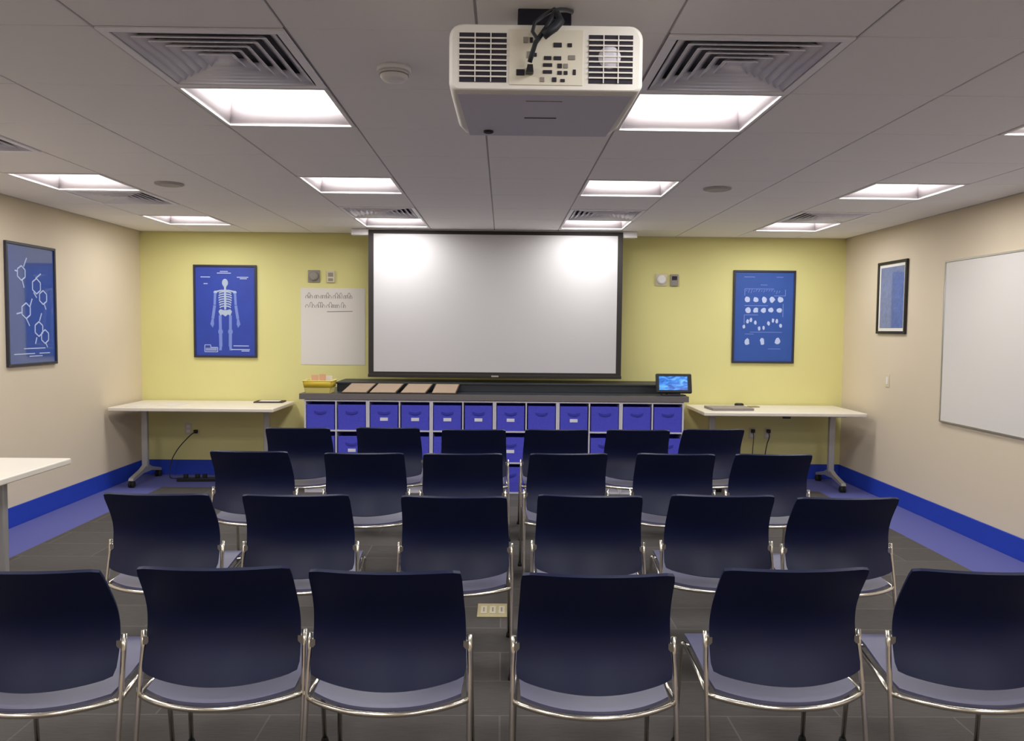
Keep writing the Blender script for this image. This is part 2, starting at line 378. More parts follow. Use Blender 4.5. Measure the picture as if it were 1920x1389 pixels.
# ------------------------------------------------------------------ projector
def projector():
    t = thing('projector', 'white projector hung from the ceiling with its cable side facing back', 'projector', (.108, 2.11, 2.155), 0)
    w, d, h = .257, .50, .172
    def outline(wf, inset=0):  # rounded rectangle (x,z)
        w_ = wf - inset; z0, z1 = inset, h - inset; r = .035
        pts = []
        for cx, cz, a0 in ((w_ - r, z1 - r, 0), (-w_ + r, z1 - r, 90), (-w_ + .018, z0 + .018, 180), (w_ - .018, z0 + .018, 270)):
            rr = r if a0 < 180 else .018
            for k in range(6):
                a = math.radians(a0 + k * 18); pts.append((cx + rr * math.cos(a), cz + rr * math.sin(a)))
        return pts
    m = MB()
    secs = [(0, .252, .004), (.006, .257, 0), (.10, .257, 0), (.40, .253, 0), (.48, .246, .004), (.50, .238, .012)]
    rings = []
    for y, wf, ins in secs:
        rings.append([m.bm.verts.new((x, y, z)) for x, z in outline(wf, ins)])
    n = len(rings[0]); fs = []
    for a in range(len(rings) - 1):
        for k in range(n): fs.append(m.bm.faces.new((rings[a][k], rings[a][(k + 1) % n], rings[a + 1][(k + 1) % n], rings[a + 1][k])))
    m._tag(fs, True); m._tag([m.bm.faces.new(rings[0]), m.bm.faces.new(rings[-1])])
    m.build('body', M['projwhite'], t)
    # grey underside plate
    m = MB(); m.prism([(-.236, .03), (.236, .03), (.222, .478), (-.222, .478)], 'z', -.003, .001)
    p = m.build('underside', M['projgrey'], t)
    m = MB(); m.box(-.05, .045, .255, .261, -.0045, -.0028); m.build('slot', M['black'], p)
    m = MB(); m.box(-.05, .05, .085, .088, -.0045, -.0028); m.build('slot', M['greyplastic'], p)
    m = MB(); m.lathe([(.016, -.0028), (.016, -.008), (.012, -.010)], o=(-.16, .42, 0)); m.build('adjusting_foot', M['black'], p)
    # vent grilles: dark recess plus thin white slats
    def grille(x0, x1, z0, z1, nx, nz):
        m = MB(); m.box(x0, x1, -.0012, .0030, z0, z1); g = m.build('vent_grille', M['projdark'], t)
        m = MB()
        for k in range(1, nz): zc = z0 + (z1 - z0) * k / nz; m.box(x0, x1, -.005, -.0012, zc - .0018, zc + .0018)
        for k in range(1, nx): xc = x0 + (x1 - x0) * k / nx; m.box(xc - .0014, xc + .0014, -.0056, -.0050, z0, z1)
        m.build('slats', M['projwhite'], g)
        return g
    grille(-.230, -.105, .020, .148, 3, 9)
    g = grille(.113, .230, .020, .146, 3, 9)
    m = MB(); m.lathe([(.030, -.0010), (.030, -.0022), (.012, -.0030)], axis='y', seg=20, o=(.168, 0, .088)); m.build('fan_hub', M['projgrey'], g)
    # port panel
    m = MB(); m.box(-.098, .098, -.0022, .003, .014, .158, .0008, 1); pp = m.build('port_panel', M['portpanel'], t)
    ports = [(.030, .118, .022, .012), (.062, .118, .012, .010), (-.046, .092, .010, .018), (-.030, .092, .010, .010), (.004, .084, .020, .010), (.030, .084, .020, .010),
             (.068, .086, .018, .012), (.004, .066, .024, .009), (.004, .048, .024, .009), (.036, .064, .012, .012), (.052, .064, .012, .012), (.036, .046, .012, .010), (.052, .046, .010, .010), (.075, .048, .008, .014),
             (-.010, .028, .012, .012), (.022, .028, .012, .012), (.044, .026, .012, .008), (-.068, .046, .022, .016), (-.055, .130, .012, .016), (-.04, .130, .008, .014)]
    for k, (x, z, a, b) in enumerate(ports):
        m = MB(); m.box(x - a / 2, x + a / 2, -.0045, -.0021, z - b / 2, z + b / 2, .0008, 1)
        m.build('port', M['projdark'] if k % 4 != 2 else M['greyplastic'], pp)
    # mount: plate on top, short column to the ceiling
    m = MB(); m.box(-.072, .086, .245, .345, H - 2.155 - .046, H - 2.155, .003); m.box(-.05, .05, .24, .34, h - .002, .19, .002)
    m.tube([(0, .29, .185), (0, .29, H - 2.155 - .04)], .02, 14)
    m.build('ceiling_mount', M['mount'], t)
    # cables
    m = MB()
    m.tube([(.088, .262, .309), (.080, .19, .282), (.060, .12, .258), (.040, .06, .234), (.022, -.006, .205), (.012, -.030, .178), (-.002, -.040, .150), (-.030, -.034, .112), (-.040, -.022, .082), (-.044, -.016, .068)], .0065, 8)
    m.tube([(.022, .02, .22), (-.008, -.015, .190), (-.032, -.03, .165), (-.038, -.035, .140), (-.026, -.036, .122), (-.030, -.034, .108)], .005, 8)
    m.tube([(.024, -.02, .190), (.034, -.032, .168), (.020, -.040, .150), (.006, -.042, .140), (-.010, -.040, .128)], .012, 8)
    m.build('cable', M['cable'], t)
    m = MB(); m.prism([(-.036, .060), (-.050, .060), (-.054, .040), (-.034, .040)], 'y', -.026, -.004); m.build('cable_plug', M['black'], t)
projector()

# ------------------------------------------------------------------ projection screen
t = thing('projection_screen', 'wide white pull-down projection screen with black border on the yellow wall', 'screen', (0, 7.55, 1.048))
zt = H - 1.048 - .012
sx0, sx1 = -1.297, 1.147
m = MB(); m.box(sx0 + .05, sx1 - .05, 0, .003, .048, zt - .036); m.build('screen_surface', M['screenwhite'], t)
m = MB()
m.box(sx0, sx0 + .05, -.0005, .003, .0, zt); m.box(sx1 - .05, sx1, -.0005, .003, .0, zt); m.box(sx0 + .05, sx1 - .05, -.0005, .003, zt - .036, zt); m.box(sx0 + .05, sx1 - .05, -.0005, .003, .022, .048)
m.build('black_border', M['screenblack'], t)
m = MB(); m.box(sx0 - .004, sx1 + .004, -.010, .012, -.006, .024, .004); b = m.build('bottom_bar', M['screenblack'], t)
m = MB(); m.box(-.075 - .035, -.075 + .035, -.0125, -.0098, .002, .018, .001, 1); m.build('badge', M['alu'], b)
m = MB(); m.box(-1.464, 1.285, .010, .11, zt - .050, zt + .010, .004); m.build('housing', M['white_paint'], t)

# ------------------------------------------------------------------ chairs
def lerp(tab, x):
    for (a, ya), (b, yb) in zip(tab, tab[1:]):
        if x <= b:
            s = (x - a) / (b - a) if b > a else 0; s = max(0, min(1, s))
            return ya + (yb - ya) * s
    return tab[-1][1]
def smooth_tab(tab, x, w=.03): return (lerp(tab, x - w) + 2 * lerp(tab, x) + lerp(tab, x + w)) / 4

OFF = .25
def make_chair():
    t = thing('stacking_chair', '', 'chair')
    # backrest shell: curved in plan, reclined S profile
    ytab = [(.40, .020), (.45, .050), (.50, .080), (.55, .100), (.60, .106), (.65, .096), (.70, .068), (.75, .034), (.80, .0), (.9, -.06)]
    wtab = [(.46, .241), (.60, .237), (.70, .232), (.80, .229)]
    btab = [(.46, .060), (.80, .034)]
    NU, NV = 22, 16
    def P(u, v, off):
        au = abs(u)
        zb = .440 + .016 * au ** 2 + .004 * au ** 20; zt_ = .800 - .006 * au ** 14
        z = zb + (zt_ - zb) * v
        w = lerp(wtab, z)
        # soften the corners
        if v < .05: w -= .006 * (1 - v / .05) ** 2
        if v > .97: w -= .003 * ((v - .97) / .03) ** 2
        y = smooth_tab(ytab, z) - lerp(btab, z) * (1 - u * u)
        dz = .004; sl = (smooth_tab(ytab, z + dz) - smooth_tab(ytab, z - dz)) / (2 * dz)
        n = Vector((-2 * u * lerp(btab, z) / w, 1, -sl)).normalized()
        return Vector((u * w, y - OFF, z)) + n * off
    F = [[P(-1 + 2 * j / NU, i / NV, .011) for j in range(NU + 1)] for i in range(NV + 1)]
    B = [[P(-1 + 2 * j / NU, i / NV, 0) for j in range(NU + 1)] for i in range(NV + 1)]
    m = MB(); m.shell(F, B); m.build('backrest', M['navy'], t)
    # seat pan
    ztab = [(0, .396), (.12, .398), (.35, .407), (.7, .430), (.88, .436), (.96, .431), (1, .420)]
    def S(u, s, off):
        yr = .062 - .086 * (1 - abs(u) ** 2.2); yf = .435 + .020 * (1 - u * u)
        y = yr + (yf - yr) * s; w = .226 + .006 * s
        if s > .9: w -= .02 * ((s - .9) / .1) ** 2
        z = lerp(ztab, s) + .006 * abs(u) ** 3 - off
        return Vector((u * w, y - OFF, z))
    NS = 20
    F = [[S(-1 + 2 * j / NU, i / NS, 0) for j in range(NU + 1)] for i in range(NS + 1)]
    B = [[S(-1 + 2 * j / NU, i / NS, .011) for j in range(NU + 1)] for i in range(NS + 1)]
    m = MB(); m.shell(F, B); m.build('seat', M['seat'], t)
    # chrome frame ring under the seat
    m = MB(); pts = []
    N = 20
    for k in range(N + 1):
        u = -1 + 2 * k / N; pts.append((u * .250, .068 - .102 * (1 - abs(u) ** 2.2) - OFF, .380))
    m.tube(pts, .0085, 10)
    for s in (-1, 1): m.tube([(s * .250, .068 - OFF, .380), (s * .240, .20 - OFF, .390), (s * .232, .41 - OFF, .407)], .0075, 10)
    m.tube([(-.232, .39 - OFF, .404), (.232, .39 - OFF, .404)], .007, 8)
    m.build('seat_frame', M['chrome'], t)
    for s in (-1, 1):
        m = MB()
        m.tube([(s * .2485, .104 - OFF, .572), (s * .2485, .098 - OFF, .52), (s * .250, .082 - OFF, .45), (s * .2515, .066 - OFF, .38), (s * .2525, .046 - OFF, .28), (s * .2535, .02 - OFF, .13), (s * .254, -.004 - OFF, .010)], .0085, 10)
        m.box(min(s * .230, s * .247), max(s * .230, s * .247), .090 - OFF, .106 - OFF, .530, .555)
        lg = m.build('leg', M['chrome'], t)
        m = MB(); m.lathe([(.014, 0), (.014, .010), (.011, .022)], seg=14, o=(s * .254, -.004 - OFF, 0)); m.build('foot_glide', M['rubber'], lg)
        m = MB()
        m.tube([(s * .232, .40 - OFF, .407), (s * .233, .425 - OFF, .397), (s * .234, .435 - OFF, .37), (s * .240, .47 - OFF, .010)], .0085, 10)
        lg = m.build('leg', M['chrome'], t)
        m = MB(); m.lathe([(.014, 0), (.014, .010), (.011, .022)], seg=14, o=(s * .240, .47 - OFF, 0)); m.build('foot_glide', M['rubber'], lg)
    return t
rows = [
    [((-1.638, 2.270), (-1.180, 2.274)), ((-1.092, 2.306), (-.634, 2.322)), ((-.575, 2.291), (-.117, 2.283)), ((.06, 2.269), (.519, 2.268)), ((.667, 2.322), (1.141, 2.341)), ((1.254, 2.332), (1.712, 2.304))],
    [((-1.706, 3.337), (-1.264, 3.33)), ((-1.116, 3.324), (-.656, 3.339)), ((-.432, 3.325), (.022, 3.318)), ((.157, 3.366), (.615, 3.347)), ((.743, 3.384), (1.204, 3.377)), ((1.278, 3.337), (1.744, 3.351))],
    [((-1.695, 4.497), (-1.23, 4.481)), ((-1.018, 4.447), (-.565, 4.460)), ((-.463, 4.45), (.015, 4.471)), ((.15, 4.475), (.629, 4.505)), ((.783, 4.517), (1.252, 4.50)), ((1.352, 4.515), (1.836, 4.518))],
    [((-1.687, 5.53), (-1.222, 5.545)), ((-1.055, 5.589), (-.588, 5.588)), ((-.429, 5.515), (.028, 5.531)), ((.162, 5.55), (.623, 5.568)), ((.75, 5.581), (1.216, 5.579)), ((1.309, 5.63), (1.785, 5.658))]]
rown = ['row nearest the viewer', 'second row from the viewer', 'third row from the viewer', 'farthest row, by the blue bins']
coln = ['leftmost', 'second from left', 'third from left', 'fourth from left', 'fifth from left', 'rightmost']
CH = make_chair()
for r, row in enumerate(rows):
    for c, (A, B) in enumerate(row):
        o = CH if (r, c) == (0, 0) else copy_tree(CH)
        a = math.atan2(B[1] - A[1], B[0] - A[0]); cx, cy = (A[0] + B[0]) / 2, (A[1] + B[1]) / 2
        o.location = (cx - math.sin(a) * OFF, cy + math.cos(a) * OFF, 0); o.rotation_euler = (0, 0, a)
        o['label'] = 'navy chair with chrome legs, %s in the %s' % (coln[c], rown[r])
        o['group'] = 'navy chairs in four rows'

# ------------------------------------------------------------------ tables
def make_table(L=1.52, D=.75):
    t = thing('training_table', '', 'table')
    m = MB(); m.box(-L / 2, L / 2, -D / 2, D / 2, .727, .762, .008, 3); m.build('tabletop', M['tabletop'], t)
    for s in (-1, 1):
        x = s * (L / 2 - .17)
        m = MB()
        m.box(x - .030, x + .030, -.022, .022, .14, .705, .008); m.box(x - .05, x + .05, -.20, .20, .703, .7275, .003)
        lg = m.build('leg', M['silver'], t)
        m = MB()
        pts = [(-.31, .066), (-.30, .088), (-.10, .135), (-.03, .165), (.03, .165), (.10, .135), (.30, .088), (.31, .066), (.29, .062), (.09, .100), (-.09, .100), (-.29, .062)]
        m.prism(pts, 'x', x - .022, x + .022); m.build('foot', M['silver'], lg)
        for yy in (-.285, .285):
            m = MB()
            m.lathe([(.0285, -.012), (.030, -.009), (.030, .009), (.0285, .012)], axis='x', seg=18, o=(x - .014, yy, .030)); m.lathe([(.0285, -.010), (.030, -.008), (.030, .008), (.0285, .010)], axis='x', seg=18, o=(x + .014, yy, .030))
            m.tube([(x, yy, .03), (x, yy, .066)], .009, 8); m.box(x - .02, x + .02, yy - .02, yy + .02, .045, .068, .004)
            m.build('caster', M['rubber'], lg)
    return t
TB = make_table()
for k, (x, y, rz, lab) in enumerate(((-2.875, 7.575, 0, 'white topped table on casters in the far left corner'), (2.64, 7.575, 0, 'white topped table on casters in the far right corner'),
                                     )):
    o = TB if k == 0 else copy_tree(TB)
    o.location = (x, y, 0); o.rotation_euler = (0, 0, rz); o['label'] = lab; o['group'] = 'white topped training tables'
TZ = .762
t = make_table(1.20); t.location = (-3.055, 4.075, 0); t['label'] = 'white topped table cut by the left edge of the frame'; t['group'] = 'white topped training tables'

# ------------------------------------------------------------------ cube shelving and counter
P_ = .2905; SX0 = -1.814; SYF = 7.135; SD = .30
CT = .86
def make_unit():
    t = thing('cube_shelf', '', 'shelf')
    th = .016; W = 2 * P_
    m = MB(); m.box(.0005, th, 0, SD, 0, CT - .004, .001, 1); m.build('side_panel', M['laminate'], t)
    m = MB(); m.box(W - th, W - .0005, 0, SD, 0, CT - .004, .001, 1); m.build('side_panel', M['laminate'], t)
    for z in (.0, .276, .566, CT - .004 - .014):
        m = MB(); m.box(th, W - th, .001, SD, z, z + .014); m.build('shelf_board', M['laminate'], t)
    for z0, z1 in ((.014, .276), (.290, .566), (.580, CT - .018)):
        m = MB(); m.box(P_ - .006, P_ + .006, .001, SD, z0, z1); m.build('divider', M['laminate'], t)
    m = MB(); m.box(th, W - th, SD - .004, SD - .0005, .014, .27); m.box(th, W - th, SD - .004, SD - .0005, .29, .565); m.box(th, W - th, SD - .004, SD - .0005, .58, CT - .02); m.build('back_panel', M['laminate'], t)
    return t
U = make_unit(); nm = ['leftmost', 'second from left', 'third from left', 'fourth from left', 'fifth from left', 'rightmost']
for k in range(6):
    o = U if k == 0 else copy_tree(U)
    o.location = (SX0 + k * 2 * P_, SYF, 0); o['label'] = 'white cube shelf unit holding blue bins, %s of six under the counter' % nm[k]; o['group'] = 'white cube shelf units'

def make_bin(tagged):
    t = thing('storage_bin', '', 'bin')
    w, d, h, th = .252, .262, .232, .005
    m = MB()
    m.box(-w / 2, w / 2, 0, th, 0, h, .002, 1); m.box(-w / 2, w / 2, d - th, d, 0, h, .002, 1)
    m.box(-w / 2, -w / 2 + th, th, d - th, 0, h); m.box(w / 2 - th, w / 2, th, d - th, 0, h); m.box(-w / 2 + th, w / 2 - th, th, d - th, 0, th)
    m.build('body', M['bin'], t)
    m = MB()
    pts = [(-.055 + .11 * k / 10, -.004 - .008 * math.sin(PI * k / 10), .165 - .012 * math.sin(PI * k / 10)) for k in range(11)]
    F = [[Vector((x, y, z - .010)) for x, y, z in pts], [Vector((x, y, z + .010)) for x, y, z in pts]]
    B = [[v + Vector((0, .003, 0)) for v in r] for r in F]
    m.shell(F, B); m.build('handle', M['binhandle'], t)
    if tagged:
        m = MB(); m.box(-.036, .036, -.003, .0005, .085, .115, .001, 1); m.build('label_tag', M['tag'], t)
    return t
B0, B1 = make_bin(False), make_bin(True); first = {0: True, 1: True}
ord_ = ['first', 'second', 'third', 'fourth', 'fifth', 'sixth', 'seventh', 'eighth', 'ninth', 'tenth', 'eleventh', 'twelfth']
tagged = {(0, 2), (0, 3), (0, 4), (0, 5), (0, 6), (0, 8), (1, 1), (1, 6)}
zrow = [.5805, .2905, .0145]; rn = ['top', 'middle', 'bottom']
for r in range(3):
    for c in range(12):
        if r == 2 and c not in (5, 6, 7): continue
        k = 1 if (r, c) in tagged else 0
        src = (B0, B1)[k]
        o = src if first[k] else copy_tree(src)
        first[k] = False
        # keep clear of the unit's outer panels
        dx = .0025 if c % 2 == 0 else -.0025
        o.location = (SX0 + (c + .5) * P_ + dx, SYF + .006 + random.uniform(0, .006), zrow[r])
        o['label'] = 'blue fabric bin%s, %s from left in %s row of cube shelves' % (' with white tag' if k else '', ord_[c], rn[r])
        o['group'] = 'blue fabric storage bins'

t = thing('countertop', 'long dark slate countertop over the blue bin shelves', 'countertop', (0, 7.122, CT))
m = MB(); m.box(-1.855, 1.712, .004, .846, 0, .052, .002, 1); m.build('slab', M['counter'], t)
m = MB(); m.box(-1.855, 1.712, 0, .004, .0, .052, .001, 1); m.build('front_edge', M['counter_edge'], t)
for x0, x1 in ((-1.814, -1.79), (1.665, 1.689)):
    m = MB(); m.box(x0, x1, .320, .83, -CT, 0); m.build('end_panel', M['wood'], t)
t = thing('raised_ledge', 'low dark raised ledge standing along the rear of the slate countertop', 'ledge', (0, 7.47, CT + .052))
m = MB(); m.box(-1.585, 1.66, .006, .49, 0, .066, .003); m.build('front_board', M['ledge'], t)
m = MB(); m.box(-1.60, 1.675, 0, .495, .066, .084, .003); m.build('top_board', M['ledge'], t)
CZ = CT + .052

# tan boards leaning on the ledge
for k, (xa, xb) in enumerate(((642, 690), (694, 744), (752, 800), (811, 857))):
    Yb = 7.185
    xb -= 3
    x0, x1 = (xa - 943) / 1464 * Yb, (xb - 943) / 1464 * Yb
    w = x1 - x0
    t = thing('tan_folder', 'tan card folder leaning on the dark ledge, %s of four' % ('leftmost', 'second from left', 'third from left', 'rightmost')[k], 'folder', ((x0 + x1) / 2, Yb, CZ + .002), 0, 'tan folders on the counter')
    ang = math.radians(14)
    R = Matrix.Rotation(ang, 3, 'X'); S_ = Matrix.Shear('XY', 2, (0, 0)) if False else None
    sh = .045 if k < 3 else .02
    m = MB(); q = [(-w / 2, 0), (w / 2, 0), (w / 2 + sh, .255), (-w / 2 + sh, .255)]
    m.prism(q, 'z', .006, .012)
    for v in m.bm.verts: v.co = R @ v.co
    m.build('cover', M['tan'], t)
    m = MB(); q = [(-w / 2 - .006, -.004), (w / 2 + .006, -.004), (w / 2 + sh + .010, .285), (-w / 2 + sh - .010, .285)]
    m.prism(q, 'z', .0, .0055)
    for v in m.bm.verts: v.co = R @ v.co
    m.build('backing_card', M['darkcard'], t)

# yellow basket with bits of paper
t = thing('yellow_basket', 'yellow plastic basket with papers on the left end of the counter', 'basket', (-1.70, 7.27, CZ))
def taper(m, w0, d0, w1, d1, z0, z1, th=.004):
    for (sx, sy) in ((0, -1), (0, 1), (-1, 0), (1, 0)):
        if sy: q = [(-w0, sy * d0, z0), (w0, sy * d0, z0), (w1, sy * d1, z1), (-w1, sy * d1, z1)]; n = Vector((0, -sy * th, 0))
        else: q = [(sx * w0, -d0, z0), (sx * w0, d0, z0), (sx * w1, d1, z1), (sx * w1, -d1, z1)]; n = Vector((-sx * th, 0, 0))
        F = [[Vector(q[0]), Vector(q[1])], [Vector(q[3]), Vector(q[2])]]
        m.shell(F, [[v + n for v in r] for r in F])
m = MB(); taper(m, .112, .09, .122, .10, 0, .060); m.box(-.11, .11, -.088, .088, 0, .004); m.build('lower_body', M['yellowlight'], t)
m = MB(); taper(m, .124, .102, .132, .11, .052, .112); m.build('upper_body', M['yellowplastic'], t)
m = MB()
for (x0, x1, y0, y1) in ((-.138, .138, -.116, -.106), (-.138, .138, .106, .116), (-.138, -.128, -.106, .106), (.128, .138, -.106, .106)): m.box(x0, x1, y0, y1, .108, .118, .002, 1)
m.build('rim', M['yellowlight'], t)
for k, (x, y, zt2, a) in enumerate(((-.05, .02, .155, .2), (.03, -.02, .165, -.25), (.075, .03, .150, .3))):
    p = thing('paper_slip', ('pale pink paper slip standing in the yellow basket, leftmost', 'pale pink paper slip standing tallest in the yellow basket', 'white paper slip at the right side of the yellow basket')[k], 'paper', (-1.70 + x, 7.27 + y, CZ + .006), a)
    m = MB(); m.box(-.032, .032, -.002, .002, 0, zt2); m.build('sheet', M['pinkpaper'] if k < 2 else M['paper'], p)

# touch tablet
t = thing('touch_tablet', 'small black tablet with a lit blue screen on the right end of the counter', 'tablet', (1.60, 7.235, CZ))
R = Matrix.Rotation(math.radians(-14), 3, 'X')
def rb(m):
    for v in m.bm.verts: v.co = R @ v.co + Vector((0, 0, .018))
m = MB(); m.box(-.168, .168, 0, .018, .004, .190, .012, 3); rb(m); m.build('case', M['black'], t)
m = MB(); m.box(-.138, .128, -.001, .001, .034, .164); rb(m); m.build('display', M['tablet'], t)
m = MB(); m.box(-.11, .11, -.01, .10, 0, .008, .003); m.prism([(.012, .006), (.095, .006), (.055, .11), (.040, .11)], 'x', -.06, .06); m.build('stand', M['black'], t)
# ------------------------------------------------------------------ wall art
YP = -.0122
YK = [0]
def yf():
    YK[0] = (YK[0] + 1) % 200
    return YP - .0008 - YK[0] * 4e-6
def strokes(m, segs, w):
    for (x0, z0, x1, z1) in segs:
        d = Vector((x1 - x0, z1 - z0)); L = d.length
        if L < 1e-5: continue
        n = Vector((-d.y, d.x)) / L * w / 2
        m.prism([(x0 + n.x, z0 + n.y), (x0 - n.x, z0 - n.y), (x1 - n.x, z1 - n.y), (x1 + n.x, z1 + n.y)], 'y', yf(), YP + .0002)
def ell(m, cx, cz, rx, rz, n=18):
    m.prism([(cx + rx * math.cos(2 * PI * k / n), cz + rz * math.sin(2 * PI * k / n)) for k in range(n)], 'y', yf(), YP + .0002)
def path(pts): return [(a[0], a[1], b[0], b[1]) for a, b in zip(pts, pts[1:])]
def poster(label, loc, rz, w, h, frame_mat, print_mat, fw=.02, matw=0.0, depth=.022):
    # local: x right, z up, face towards -y, back on the wall at y=0
    t = thing('poster', label, 'poster', loc, rz)
    m = MB()
    for (x0, x1, z0, z1) in ((-w / 2, w / 2, -h / 2, -h / 2 + fw), (-w / 2, w / 2, h / 2 - fw, h / 2), (-w / 2, -w / 2 + fw, -h / 2 + fw, h / 2 - fw), (w / 2 - fw, w / 2, -h / 2 + fw, h / 2 - fw)):
        m.box(x0, x1, -depth, -.001, z0, z1, .0015, 1)
    m.build('frame', frame_mat, t)
    iw, ih = w / 2 - fw, h / 2 - fw
    if matw > 0:
        m = MB(); m.box(-iw, iw, -.010, -.001, -ih, ih); m.build('mat_board', M['mat'], t)
        iw -= matw; ih -= matw
    m = MB(); m.box(-iw, iw, -.012, -.0012 if matw == 0 else -.0101, -ih, ih)
    return t, m, iw, ih

# skeleton print (front wall, left)
t, m, iw, ih = poster('blue poster of a pale skeleton on the yellow wall', (-2.813, YB, 1.668), 0, .636, .935, M['frame'], M['print'])
m.mi = 1
ell(m, 0, .288, .030, .040); ell(m, 0, .252, .014, .016)
strokes(m, [(0, .24, 0, .02)], .020)
for k in range(7):
    z = .19 - k * .024; rx = .066 - .003 * abs(k - 2)
    pts = [(-rx * math.cos(a), z - .010 + .018 * math.sin(a)) for a in [PI * j / 8 for j in range(9)]]
    strokes(m, path(pts), .012)
strokes(m, path([(-.095, .198), (-.04, .210), (.04, .210), (.095, .198)]), .016)
ell(m, -.098, .192, .018, .016); ell(m, .098, .192, .018, .016)
pel = [(-.068, .0), (-.05, .022), (-.015, .012), (0, .016), (.015, .012), (.05, .022), (.068, 0), (.05, -.045), (.028, -.03), (0, -.052), (-.028, -.03), (-.05, -.045)]
m.prism(pel, 'y', yf(), YP + .0002)
m.mi = 2
for s in (-1, 1):
    strokes(m, path([(s * .100, .185), (s * .106, .065)]), .024); strokes(m, path([(s * .106, .06), (s * .126, -.075)]), .028)
    m.prism([(s * .118, -.075), (s * .138, -.078), (s * .152, -.13), (s * .128, -.165), (s * .114, -.13)], 'y', yf(), YP + .0002)
    strokes(m, path([(s * .052, -.04), (s * .050, -.20)]), .028); strokes(m, path([(s * .050, -.20), (s * .048, -.355)]), .032)
    ell(m, s * .050, -.205, .024, .030); m.prism([(s * .036, -.35), (s * .060, -.35), (s * .068, -.395), (s * .040, -.395)], 'y', yf(), YP + .0002)
m.mi = 3
strokes(m, [(-.08, .385, .06, .385), (-.05, .402, .03, .402), (-.245, .345, -.15, .345), (.12, .345, .235, .345), (.15, .330, .22, .330), (-.215, .278, -.175, .278), (.08, -.348, .235, -.348), (.06, -.385, .245, -.385), (.16, -.40, .24, -.40)], .008)
strokes(m, path([(-.21, -.34), (-.21, -.41), (-.08, -.41), (-.08, -.365), (-.15, -.365), (-.15, -.34), (-.21, -.34)]), .006)
strokes(m, [(-.20, -.375 - .01 * k, -.09, -.375 - .01 * k) for k in range(3)], .005)
m.build('print', [M['print'], M['inkwarm'], M['inksoft'], M['ink']], t)

# chart of small blocks (front wall, right)
t, m, iw, ih = poster('blue poster of small white sketches in rows on the yellow wall', (2.660, YB, 1.664), 0, .636, .945, M['frame'], M['printb'])
m.mi = 1
def blob(cx, cz, rx, rz, n=9, j=.35):
    m.prism([(cx + rx * (1 - j * random.random()) * math.cos(2 * PI * k / n), cz + rz * (1 - j * random.random()) * math.sin(2 * PI * k / n)) for k in range(n)], 'y', yf(), YP + .0002)
for x in (-.17, -.085, .0, .08, .165): blob(x, .175, .034, .036)
for x in (-.16, -.085, -.005, .075, .155): blob(x, .068, .034, .032)
for x, z in ((-.20, -.10), (-.165, -.045), (-.13, -.03), (-.085, -.06), (-.045, -.115), (.0, -.11), (.05, -.065), (.095, -.035), (.135, -.04), (.175, -.09)): blob(x, z, .017, .026)
for x in (-.165, -.01, .15): blob(x, -.25, .034, .042, j=.5)
m.mi = 2
strokes(m, [(-.21, .405, -.10, .405), (.12, .405, .19, .405), (-.04, .325, .03, .325), (-.20, .115, .04, .115), (-.20, .02, -.06, .02), (-.20, .02, -.20, -.07), (.195, .135, .195, .0), (-.14, -.155, .19, -.155), (-.20, .285, .10, .285), (.10, .215, .215, .215), (.215, .215, .215, .28),
            (.05, -.325, .18, -.325), (-.20, .285, -.20, .215), (-.19, -.175, -.10, -.175)], .006)
for k in range(14): x = -.19 + .026 * k; strokes(m, [(x, .235 + .03 * random.random(), x + .012, .265 + .02 * random.random())], .005)
m.build('print', [M['printb'], M['ink'], M['inksoft']], t)

# molecule print (left wall): its face looks towards +x
t, m, iw, ih = poster('dark framed blue poster of pale molecule diagrams on the left wall', (XL, 6.125, 1.668), PI / 2, .636, .935, M['frame'], M['printglass'])
m.mi = 1
def hexa(cx, cz, r, a0=0.5):
    pts = [(cx + r * math.cos(a0 + PI / 3 * k), cz + r * math.sin(a0 + PI / 3 * k)) for k in range(7)]
    strokes(m, path(pts), .010)
for (cx, cz, r) in ((-.13, .24, .055), (.06, .15, .060), (.145, .065, .055), (-.08, -.045, .060), (.08, -.185, .058), (.16, -.245, .055)): hexa(cx, cz, r)
strokes(m, path([(-.21, .255), (-.175, .25)]) + path([(-.10, .29), (-.06, .36)]) + path([(-.12, .185), (-.10, .13)]) + path([(.05, .21), (.12, .25)]) + path([(.02, .10), (.06, .06)]) + path([(.16, .01), (.18, -.03)])
        + path([(-.20, -.07), (-.14, -.06)]) + path([(-.03, -.01), (.0, .05)]) + path([(-.08, -.105), (-.04, -.16)]) + path([(.09, -.12), (.12, -.06)]) + path([(.05, -.25), (.03, -.30)]) + path([(.17, -.30), (.19, -.33)]), .010)
strokes(m, [(-.12, -.335, .16, -.335), (-.24, -.375, .02, -.375), (.08, -.375, .22, -.375), (-.05, -.395, .12, -.395)], .007)
m.build('print', [M['printglass'], M['ink']], t)

# small matted print (right wall): its face looks towards -x
t, m, iw, ih = poster('small black framed blue print with white mat on the right wall', (XR, 6.98, 1.832), -PI / 2, .52, .65, M['blackframe'], M['printmottle'], fw=.024, matw=.028)
m.mi = 1
for k in range(40):
    x, z = random.uniform(-iw * .8, iw * .8), random.uniform(-ih * .85, ih * .85); a = random.uniform(0, PI); L = random.uniform(.01, .04)
    strokes(m, [(x, z, x + L * math.cos(a), z + L * math.sin(a))], .004)
m.build('print', [M['printmottle'], M['inksoft']], t)

